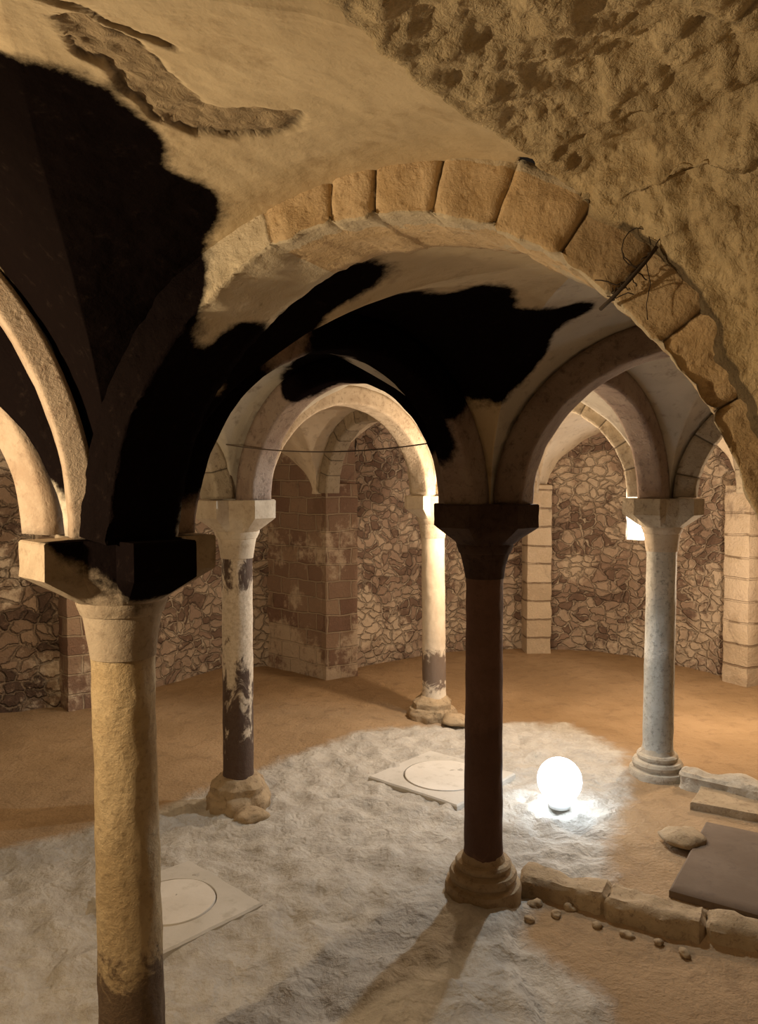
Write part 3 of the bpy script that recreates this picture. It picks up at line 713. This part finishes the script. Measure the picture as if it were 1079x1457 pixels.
def impost_mesh(rz, zt, a=.272, w_=.098, m=.165, rb=.152, h1=.12, h2=.095, rough=.004, seed=0, trim=None):
    """cross-shaped block whose arms taper under to a round neck"""
    out = []
    for q in range(4):
        c, s = cos(q * pi / 2), sin(q * pi / 2)
        for (x, y) in ((a, -w_), (a, 0), (a, w_), ((a + m) / 2, w_), (m, w_), ((m + w_) / 2, (m + w_) / 2), (w_, m), (w_, (a + m) / 2)):
            out.append((x * c - y * s, x * s + y * c))
    # refine outline
    ref = []
    for i in range(len(out)):
        x0, y0 = out[i]; x1, y1 = out[(i + 1) % len(out)]
        for k in range(3): ref.append((x0 + (x1 - x0) * k / 3, y0 + (y1 - y0) * k / 3))
    n = len(ref); lv = []
    for k in range(5): lv.append((zt - h1 * k / 4, 0))
    for k in range(1, 7): lv.append((zt - h1 - h2 * k / 6, k / 6))
    lv = [(zt, -.02)] + [(z - (0.006 if i == 0 else 0), f) for i, (z, f) in enumerate(lv)]
    vs = []
    for z, f in lv:
        for (x, y) in ref:
            r = hypot(x, y); ff = max(0, f)
            r2 = r + (min(rb, r) - r) * ff if r > rb else r + (rb - r) * ff
            if f < 0: r2 = r - .006
            nx_ = rough * fbm((x * 8 + seed, y * 8, z * 8), 1.5, 3)
            sc = (r2 + nx_) / r; X, Y = x * sc, y * sc
            vs.append((X * cos(rz) - Y * sin(rz), X * sin(rz) + Y * cos(rz), z))
    fs = [(j * n + i, j * n + (i + 1) % n, (j + 1) * n + (i + 1) % n, (j + 1) * n + i) for j in range(len(lv) - 1) for i in range(n)]
    fs += [tuple(range(n)), tuple((len(lv) - 1) * n + i for i in range(n - 1, -1, -1))]
    return vs, fs
def bevel_flat(o, angle=30):
    o.data.polygons.foreach_set('use_smooth', [True] * len(o.data.polygons))
    try: o.data.set_sharp_from_angle(angle=math.radians(angle))
    except Exception: pass
def column(node, rz, label, shaft_mat, cap_mat, imp_mat, base_mat, r_top=.100, r_bot=.108, lean=(0, 0), base='torus', nz=.003, zb=.20, seed=0, cap=.40, mid=None, group=None, isc=1.0):
    ZS = ZN.get(node, 2.10); x, y = N[node]; root = empty('crypt_column', (x, y, 0)); tag(root, label, 'column', group)
    zc = ZS - cap
    vs, fs = impost_mesh(rz, ZS, seed=seed, a=.272 * isc, w_=.098 * isc, m=.165 * isc); o = obj('impost', vs, fs, M[imp_mat], root); attr(o, 'joint', [0.0] * len(vs)); attr(o, 'tone', [.5] * len(vs)); recalc(o); bevel_flat(o, 28)
    z1 = ZS - .213
    prof = [(r_top * .98, zc), (r_top + .006, zc + .004), (r_top + .012, zc + .05), (.132, z1 - .05), (.137, z1 - .048), (.152, z1 - .01), (.152, z1 + .004)]
    vs, fs = lathe(prof, 48, nz=.003, seed=seed, sub=.02); o = obj('capital', vs, fs, M[cap_mat], root); attr(o, 'joint', [0.0] * len(vs)); attr(o, 'tone', [.5] * len(vs)); bevel_flat(o, 35)
    prof = [(r_bot * 1.04, zb - .01), (r_bot, zb + .05)] + ([(mid[0], mid[1])] if mid else []) + [(r_top, zc - .03), (r_top + .002, zc + .002)]
    vs, fs = lathe(prof, 64, nz=nz, seed=seed + 3, sub=.02)
    vs = [(vx + lean[0] * (zc - vz), vy + lean[1] * (zc - vz), vz) for vx, vy, vz in vs]
    o = obj('shaft', vs, fs, shaft_mat, root); bevel_flat(o, 40)
    bx, by = lean[0] * zc, lean[1] * zc
    if base == 'torus':
        prof = [(.205, -.06), (.207, .03), (.200, .052), (.176, .058), (.170, .068), (.180, .078), (.184, .098), (.174, .118), (.148, .124), (.142, .134), (.150, .142), (.152, .158), (.142, .170), (r_bot + .014, .174), (r_bot + .006, .20), (r_bot + .002, zb + .012)]
        vs, fs = lathe(prof, 56, nz=.004, seed=seed + 5, sub=.012)
        vs = [(vx + bx, vy + by, vz) for vx, vy, vz in vs]
        o = obj('base', vs, fs, M[base_mat], root); attr(o, 'joint', [0.0] * len(vs)); attr(o, 'tone', [.5] * len(vs)); bevel_flat(o, 28)
    elif base == 'worn':
        prof = [(.22, -.06), (.225, .05), (.20, .09), (.175, .105), (.178, .15), (.15, .18), (.125, zb), (r_bot, zb + .012)]
        vs, fs = lathe(prof, 56, nz=.03, seed=seed + 5, sub=.012, nsc=4)
        o = obj('base', vs, fs, M[base_mat], root); attr(o, 'joint', [0.0] * len(vs)); attr(o, 'tone', [.5] * len(vs)); bevel_flat(o, 45)
    return root
def ang(a, b): return atan2(N[b][1] - N[a][1], N[b][0] - N[a][0])
SH = dict(
    A=mat_shaft('shaft_near', (.42, .31, .17), (.52, .40, .235), (.06, .03, .022), -.5, .55, .8, .010),
    B=mat_shaft('shaft_stained', (.50, .41, .30), (.62, .52, .40), (.045, .02, .014), .45, 1.6, .0, .005),
    C=mat_shaft('shaft_pale', (.60, .50, .38), (.70, .60, .47), (.09, .05, .035), .30, .62, .85, .002, speck=.15),
    D=mat_shaft('shaft_dark', (.13, .068, .045), (.16, .085, .058), (.07, .035, .025), .2, .9, .5, .004, speck=.3),
    E=mat_shaft('shaft_grey', (.44, .42, .36), (.60, .57, .50), (.2, .18, .14), .2, .9, .3, .006, speck=.8))
def stained_b():
    t = NT('shaft_blotched'); p = t.pos()
    mp = t.n('ShaderNodeMapping'); mp.inputs['Scale'].default_value = (1.4, 1.4, .7); t.link(p, mp.inputs[0])
    n1 = t.noise(mp.outputs[0], 7, 7, .65, .6); n2 = t.noise(p, 40, 5, .7)
    s = t.n('ShaderNodeSeparateXYZ'); t.link(p, s.inputs[0]); z = s.outputs[2]
    c = t.mix(t.ramp(n2, .4, .65), (.60, .50, .38), (.46, .37, .27))
    lo = t.ramp(z, 1.25, .35); hi = t.ramp(z, 1.35, 1.7)
    f = t.ramp(t.math('ADD', n1, t.math('ADD', t.math('MULTIPLY', lo, .28), t.math('MULTIPLY', hi, .17))), .58, .68)
    c = t.mix(t.math('MULTIPLY', f, .93), c, (.05, .024, .016))
    return finish(t, c, .8, t.math('ADD', n2, n1), .006, 1, 0)
SH['B'] = stained_b()
column('A', ang('A', 'D'), 'nearest column at left, with a rough tan shaft and half-blackened capital', SH['A'], 'impost_tan', 'impost_tan', 'stone_brown', .104, .112, lean=(.012, 0), nz=.005, seed=1, isc=1.12, cap=.415)
column('B', ang('B', 'D') , 'stained pale column standing left of the middle on a worn base', SH['B'], 'impost', 'impost', 'stone_brown', .104, .104, base='worn', seed=2)
column('C', ang('C', 'E') , 'smooth cream column at the back, dark only near its foot', SH['C'], 'impost', 'impost', 'stone_brown', .108, .112, base='worn', seed=3, lean=(.01, 0))
column('D', ang('D', 'E') , 'dark red-brown column in the centre with a ringed base', SH['D'], 'impost_dark', 'impost_dark', 'stone_brown', .098, .104, seed=4)
column('E', ang('E', 'D') , 'whitish-grey speckled column at right on a double-ring base', SH['E'], 'impost', 'rib_stone', 'stone_pale', .108, .110, seed=5, lean=(-.008, 0))
# columns just outside the picture that carry the same vaults
for k, nd in enumerate(('F', 'G', 'K', 'A0')):
    if nd == 'A1': continue
    lab = {'F': 'column beyond the right edge carrying the large near arch', 'G': 'column beyond the right edge, next back from the near one', 'K': 'column beyond the right edge, third along the row',
           'A0': 'column beyond the left edge of the view', 'F1': 'column behind the viewpoint near the entrance'}[nd]
    if nd == 'F': N['F'] = (1.16, 1.44)
    column(nd, ang('A', 'D'), lab, SH['E'], 'impost', 'impost', 'stone_pale', seed=10 + k)

# ------------------------------------------------------------ wall pilasters
def block(name, cx, cy, rz, wx, wy, z0, z1, mat, rough=.012, step=.05, parent=None, bev=.015):
    bm = bmesh.new()
    nx, ny, nz = max(1, int(wx / step)), max(1, int(wy / step)), max(1, int((z1 - z0) / step))
    vd = {}
    def V(i, j, k):
        key = (i, j, k)
        if key not in vd: vd[key] = bm.verts.new((-wx / 2 + wx * i / nx, -wy / 2 + wy * j / ny, z0 + (z1 - z0) * k / nz))
        return vd[key]
    for i in range(nx):
        for j in range(ny):
            bm.faces.new((V(i, j, 0), V(i, j + 1, 0), V(i + 1, j + 1, 0), V(i + 1, j, 0))); bm.faces.new((V(i, j, nz), V(i + 1, j, nz), V(i + 1, j + 1, nz), V(i, j + 1, nz)))
    for k in range(nz):
        for i in range(nx):
            bm.faces.new((V(i, 0, k), V(i + 1, 0, k), V(i + 1, 0, k + 1), V(i, 0, k + 1))); bm.faces.new((V(i, ny, k), V(i, ny, k + 1), V(i + 1, ny, k + 1), V(i + 1, ny, k)))
        for j in range(ny):
            bm.faces.new((V(0, j, k), V(0, j, k + 1), V(0, j + 1, k + 1), V(0, j + 1, k))); bm.faces.new((V(nx, j, k), V(nx, j + 1, k), V(nx, j + 1, k + 1), V(nx, j, k + 1)))
    for v in bm.verts:
        # soften the corners
        ext = sum((abs(abs(v.co.x) - wx / 2) < 1e-5, abs(abs(v.co.y) - wy / 2) < 1e-5, abs(v.co.z - z0) < 1e-5 or abs(v.co.z - z1) < 1e-5))
        if ext >= 2:
            v.co.x -= math.copysign(bev * .5, v.co.x) if abs(abs(v.co.x) - wx / 2) < 1e-5 else 0
            v.co.y -= math.copysign(bev * .5, v.co.y) if abs(abs(v.co.y) - wy / 2) < 1e-5 else 0
            if abs(v.co.z - z1) < 1e-5: v.co.z -= bev * .5
    uv = bm.loops.layers.uv.new('UVMap')
    for f in bm.faces:
        f.smooth = True; f.normal_update()
        for l in f.loops:
            c = l.vert.co; l[uv].uv = ((c.x if abs(f.normal.y) > .5 else c.y) + .15, c.z) if abs(f.normal.z) < .5 else (c.x, c.y)
    bm.normal_update(); off = Vector((cx, cy, 0))
    dd = {v: v.normal * rough * fbm(v.co + off, 5, 4) for v in bm.verts}
    for v in bm.verts: v.co += dd[v]
    me = bpy.data.meshes.new(name); bm.to_mesh(me); bm.free(); me.materials.append(mat)
    o = bpy.data.objects.new(name, me); COL.objects.link(o); o.location = (cx, cy, 0); o.rotation_euler[2] = rz
    if parent: o.parent = parent
    attr(o, 'joint', [0.0] * len(me.vertices)); attr(o, 'tone', [.5] * len(me.vertices)); bevel_flat(o, 50)
    return o
tag(block('wall_pilaster', 2.08, 10.0, 0.05, .33, .34, -.03, ZS + .1, MP), 'pale block pilaster against the curved back wall, right of the central column', 'pilaster')
tag(block('wall_pilaster', 4.08, 8.40, -1.1, .33, .34, -.03, ZS + .1, MP), 'pale block pilaster at the right edge against the curved wall', 'pilaster')
tag(block('wall_pilaster', -2.97, 7.50, .7, .36, .30, -.03, ZS + .1, MB), 'dark block pilaster on the left wall beside the nearest column', 'pilaster')
tag(block('wall_pilaster', -.52, 8.72, .55, .42, .40, -.03, ZS + .12, MB), 'stacked block pier jutting from the back wall between the two pale columns', 'pier')

# ------------------------------------------------------------ floor lamp (white glare on the floor)
def floor_lamp():
    root = empty('floor_lamp', (1.235, 5.12, 0)); tag(root, 'glaring white round lamp standing on the rough floor behind the central column', 'lamp')
    emi = mat_simple('lamp_glass', (1, 1, 1), .3, ((.72, .86, 1.0), LED_STRENGTH))
    dark = mat_simple('lamp_housing', (.75, .75, .75), .5)
    vs = []; fs = []; seg, rg = 40, 20; R = .15
    for j in range(rg + 1):
        a = -pi / 2 + pi * j / rg
        for i in range(seg): vs.append((R * cos(a) * cos(2 * pi * i / seg), R * cos(a) * sin(2 * pi * i / seg), .185 + R * sin(a)))
    fs = [(j * seg + i, j * seg + (i + 1) % seg, (j + 1) * seg + (i + 1) % seg, (j + 1) * seg + i) for j in range(rg) for i in range(seg)]
    obj('glowing_globe', vs, fs, emi, root)
    vs, fs = lathe([(.07, .0), (.075, .025), (.05, .04), (.05, .055)], 32, sub=.02); obj('foot', vs, fs, dark, root)
floor_lamp()

# ------------------------------------------------------------ floor stones, lids, kerbs
def slab(name, pts, z0, z1, mat, rough=.004, hole=None, step=.04, parent=None, bev=.01):
    """flat stone with outline pts"""
    ref = []
    for i in range(len(pts)):
        a = Vector(pts[i]); b = Vector(pts[(i + 1) % len(pts)]); n = max(1, int((b - a).length / step))
        for k in range(n):
            q = a.lerp(b, k / n); j = rough * 2 * fbm((q.x, q.y, 2), 6, 3); c = Vector((sum(p[0] for p in pts) / len(pts), sum(p[1] for p in pts) / len(pts)))
            dd = (q - c).normalized(); ref.append(q + dd * j)
    c = sum(ref, Vector((0, 0))) / len(ref); n = len(ref); vs = []
    rings = [(1, z0), (1, z1 - bev), (1 - bev * .8 / .3, z1)]
    K = 8 if not hole else 1
    for f, z in rings:
        for q in ref: p = c + (q - c) * f; vs.append((p.x, p.y, z))
    if hole:
        (hx, hy, hr) = hole
        angs = [atan2(q.y - hy, q.x - hx) for q in ref]
        for z in (z1, z0):
            for a in angs: vs.append((hx + hr * cos(a), hy + hr * sin(a), z))
        R = 5
    else:
        for k in range(1, K):
            f = rings[-1][0] * (1 - k / K)
            for q in ref: p = c + (q - c) * f; vs.append((p.x, p.y, z1 + rough * fbm((p.x, p.y, 0), 8, 3)))
        R = 3 + K - 1
    fs = [(j * n + i, j * n + (i + 1) % n, (j + 1) * n + (i + 1) % n, (j + 1) * n + i) for j in range(R - 1) for i in range(n)]
    if not hole: fs.append(tuple((R - 1) * n + i for i in range(n)))
    o = obj(name, vs, fs, mat, parent); attr(o, 'joint', [0.0] * len(vs)); attr(o, 'tone', [.5] * len(vs)); recalc(o); bevel_flat(o, 40); return o
def disc(name, cx, cy, r, z0, z1, mat, parent=None):
    pts = [(cx + r * cos(2 * pi * i / 48), cy + r * sin(2 * pi * i / 48)) for i in range(48)]
    return slab(name, pts, z0, z1, mat, .002, step=.2, parent=parent, bev=.006)
M['slab_grey'] = mat_plaster('slab_cement', (.46, .42, .36), (.52, .48, .42), (.38, .34, .28), .002, 0)
M['lid'] = mat_plaster('round_lid_cement', (.56, .51, .44), (.62, .57, .50), (.44, .39, .32), .002, 0)
def cover(label, pts, cx, cy, r, zt):
    root = empty('stone_cover', (0, 0, 0)); tag(root, label, 'floor cover', None)
    slab('square_surround', pts, -.02, zt, M['slab_grey'], .003, hole=(cx, cy, r + .008), parent=root, step=.02)
    o = disc('round_lid', cx, cy, r, -.02, zt + .004, M['lid'], root); return root
cover('cement surround with a round lid, half hidden behind the nearest column', [(-1.10, 4.33), (-.60, 3.87), (-1.02, 3.44), (-1.52, 3.93)], -1.08, 3.885, .222, .03)
cover('cement surround with a round lid set in the floor just left of the central column', [(.42, 6.16), (1.03, 5.66), (.53, 5.08), (-.08, 5.60)], .49, 5.62, .30, .026)

def kerb(label, p0, p1, wd, h, mat, n=5, cat='kerb'):
    a, b = Vector(p0), Vector(p1); d = (b - a).normalized(); nn = Vector((-d.y, d.x)); L = (b - a).length
    rz = atan2(d.y, d.x); rnd = random.Random(int(L * 100)); root = empty('stone_kerb', (a.x, a.y, 0), rz); tag(root, label, cat)
    for i in range(n):
        l = L / n * 1.0
        block('kerb_stone', l * (i + .5), rnd.uniform(-.008, .008), rnd.uniform(-.015, .015), l + .004, wd + rnd.uniform(-.03, .03), -.11, h + rnd.uniform(-.014, .006), mat, .030, .025, root, .03)
    return root
kerb('low stone kerb running right from the foot of the central column', (.80, 4.20), (2.5, 3.30), .19, .045, M['stone_brown'], 4)
kerb('pale stone kerb running right from the foot of the right-hand column', (2.22, 5.52), (3.3, 4.72), .17, .12, M['stone_pale'], 2)
tag(slab('stone_slab', [(2.30, 5.36), (2.95, 4.95), (2.78, 4.72), (2.12, 5.08)], -.02, .05, M['stone_brown'], .006), 'pale brown slab lying in front of the kerb at the right edge', 'slab')
M['plate'] = mat_plaster('dark_plate', (.13, .09, .06), (.16, .115, .08), (.10, .07, .05), .002, 0)
tag(slab('floor_hatch', [(2.10, 4.80), (1.55, 3.98), (2.2, 3.56), (2.85, 4.35)], .0, .045, M['plate'], .001), 'smooth dark plate covering the floor at the right edge', 'hatch')

# loose stones
def pebble(cx, cy, r, label, mat='stone_brown', sq=.7, z=0):
    bm = bmesh.new(); bmesh.ops.create_icosphere(bm, subdivisions=3, radius=r)
    sd = random.uniform(0, 50)
    for v in bm.verts:
        c = v.co.copy(); k = 1 + .5 * fbm((c.x / r + sd, c.y / r, c.z / r), .7, 3); v.co = Vector((c.x * k * 1.2, c.y * k, c.z * k * sq))
    for f in bm.faces: f.smooth = True
    me = bpy.data.meshes.new('loose_stone'); bm.to_mesh(me); bm.free(); me.materials.append(M[mat])
    o = bpy.data.objects.new('loose_stone', me); COL.objects.link(o); o.location = (cx, cy, z + r * sq * .55); o.rotation_euler[2] = random.uniform(0, 6)
    attr(o, 'joint', [0.0] * len(me.vertices)); attr(o, 'tone', [.5] * len(me.vertices)); tag(o, label, 'stone', 'loose stones by the kerb'); return o
for (x, y, r) in [(.84, 3.98, .035), (.93, 3.90, .028), (1.02, 3.97, .03), (1.12, 3.80, .025), (1.24, 3.72, .03), (.78, 3.86, .022), (1.38, 3.66, .022), (1.47, 3.58, .026), (.90, 4.05, .024)]:
    pebble(x, y, r, 'small loose stone lying in the dirt along the front of the kerb', z=-.06)
for o_, (x, y, r, lab) in enumerate([(.72, 6.92, .12, 'rough rock lump beside the foot of the rear cream column'), (-.86, 4.93, .10, 'rough rock lump at the front of the stained column base'), (1.86, 4.60, .12, 'pale worn rock by the dark plate on the right')]):
    p = pebble(x, y, r, lab, 'stone_brown', .45); del p['group']

# ------------------------------------------------------------ hanging cable and twig
def tube(name, pts, r, mat, parent=None, seg=6):
    vs = []; fs = []
    for i, p in enumerate(pts):
        p = Vector(p); t = (Vector(pts[min(i + 1, len(pts) - 1)]) - Vector(pts[max(i - 1, 0)])).normalized()
        u = t.cross(Vector((0, 0, 1)));
        if u.length < .01: u = Vector((1, 0, 0))
        u.normalize(); v = t.cross(u)
        for k in range(seg): vs.append(p + (u * cos(2 * pi * k / seg) + v * sin(2 * pi * k / seg)) * r)
    for i in range(len(pts) - 1):
        for k in range(seg): fs.append((i * seg + k, i * seg + (k + 1) % seg, (i + 1) * seg + (k + 1) % seg, (i + 1) * seg + k))
    fs += [tuple(range(seg)), tuple((len(pts) - 1) * seg + k for k in range(seg - 1, -1, -1))]
    o = obj(name, vs, fs, mat, parent); recalc(o); return o
p0, p1 = Vector((-1.14, 5.0, 2.49)), Vector((.45, 4.2, 2.46))
tag(tube('hanging_cable', [p0.lerp(p1, t / 30) - Vector((0, 0, .075 * (1 - (2 * t / 30 - 1) ** 2))) for t in range(31)], .0045, mat_simple('cable_sheath', (.10, .07, .05), .6)),
    'thin dark cable sagging across the opening between the left and central columns', 'cable')

# dry twig caught on the near arch
def twig():
    root = empty('dry_twig', (.52, 1.545, 2.63)); tag(root, 'tangled dry twig caught on the right side of the large near arch', 'twig')
    mt = mat_simple('dry_bark', (.045, .03, .018), .9); rnd = random.Random(3)
    ax = Vector((.864, -.503, 0)); up = Vector((0, 0, 1)); fr = Vector((-.503, -.864, 0))
    def P(a, b, c=0): return ax * a + up * b + fr * c
    tube('stem', [P(-.075, -.065, -.01), P(-.045, -.05, .012), (P(-.01, -.02, .02)), P(.02, .012, .018), P(.04, .04, .012)], .0042, mt, root)
    for i in range(12):
        a, b = rnd.uniform(-.07, .03), rnd.uniform(-.05, .02); q = [P(a, a * .8 + .0, .012)]
        dx, dz = rnd.uniform(-1, 1), rnd.uniform(-1, 1)
        for k in range(5): q.append(q[-1] + P(dx * .010 + rnd.uniform(-.006, .006), dz * .010 + rnd.uniform(-.006, .006), rnd.uniform(-.003, .004)))
        tube('shoot', q, .0013, mt, root, 5)
    loop = [P(.0 + .028 * cos(t / 12 * 2 * pi), .045 + .038 * sin(t / 12 * 2 * pi), .012) for t in range(12)]
    tube('shoot', loop, .0012, mt, root, 5)
    tube('shoot', [P(.02, .01, .012), P(.028, -.03, .01), P(.02, -.07, .006), P(.022, -.10, .004)], .001, mt, root, 5)
twig()
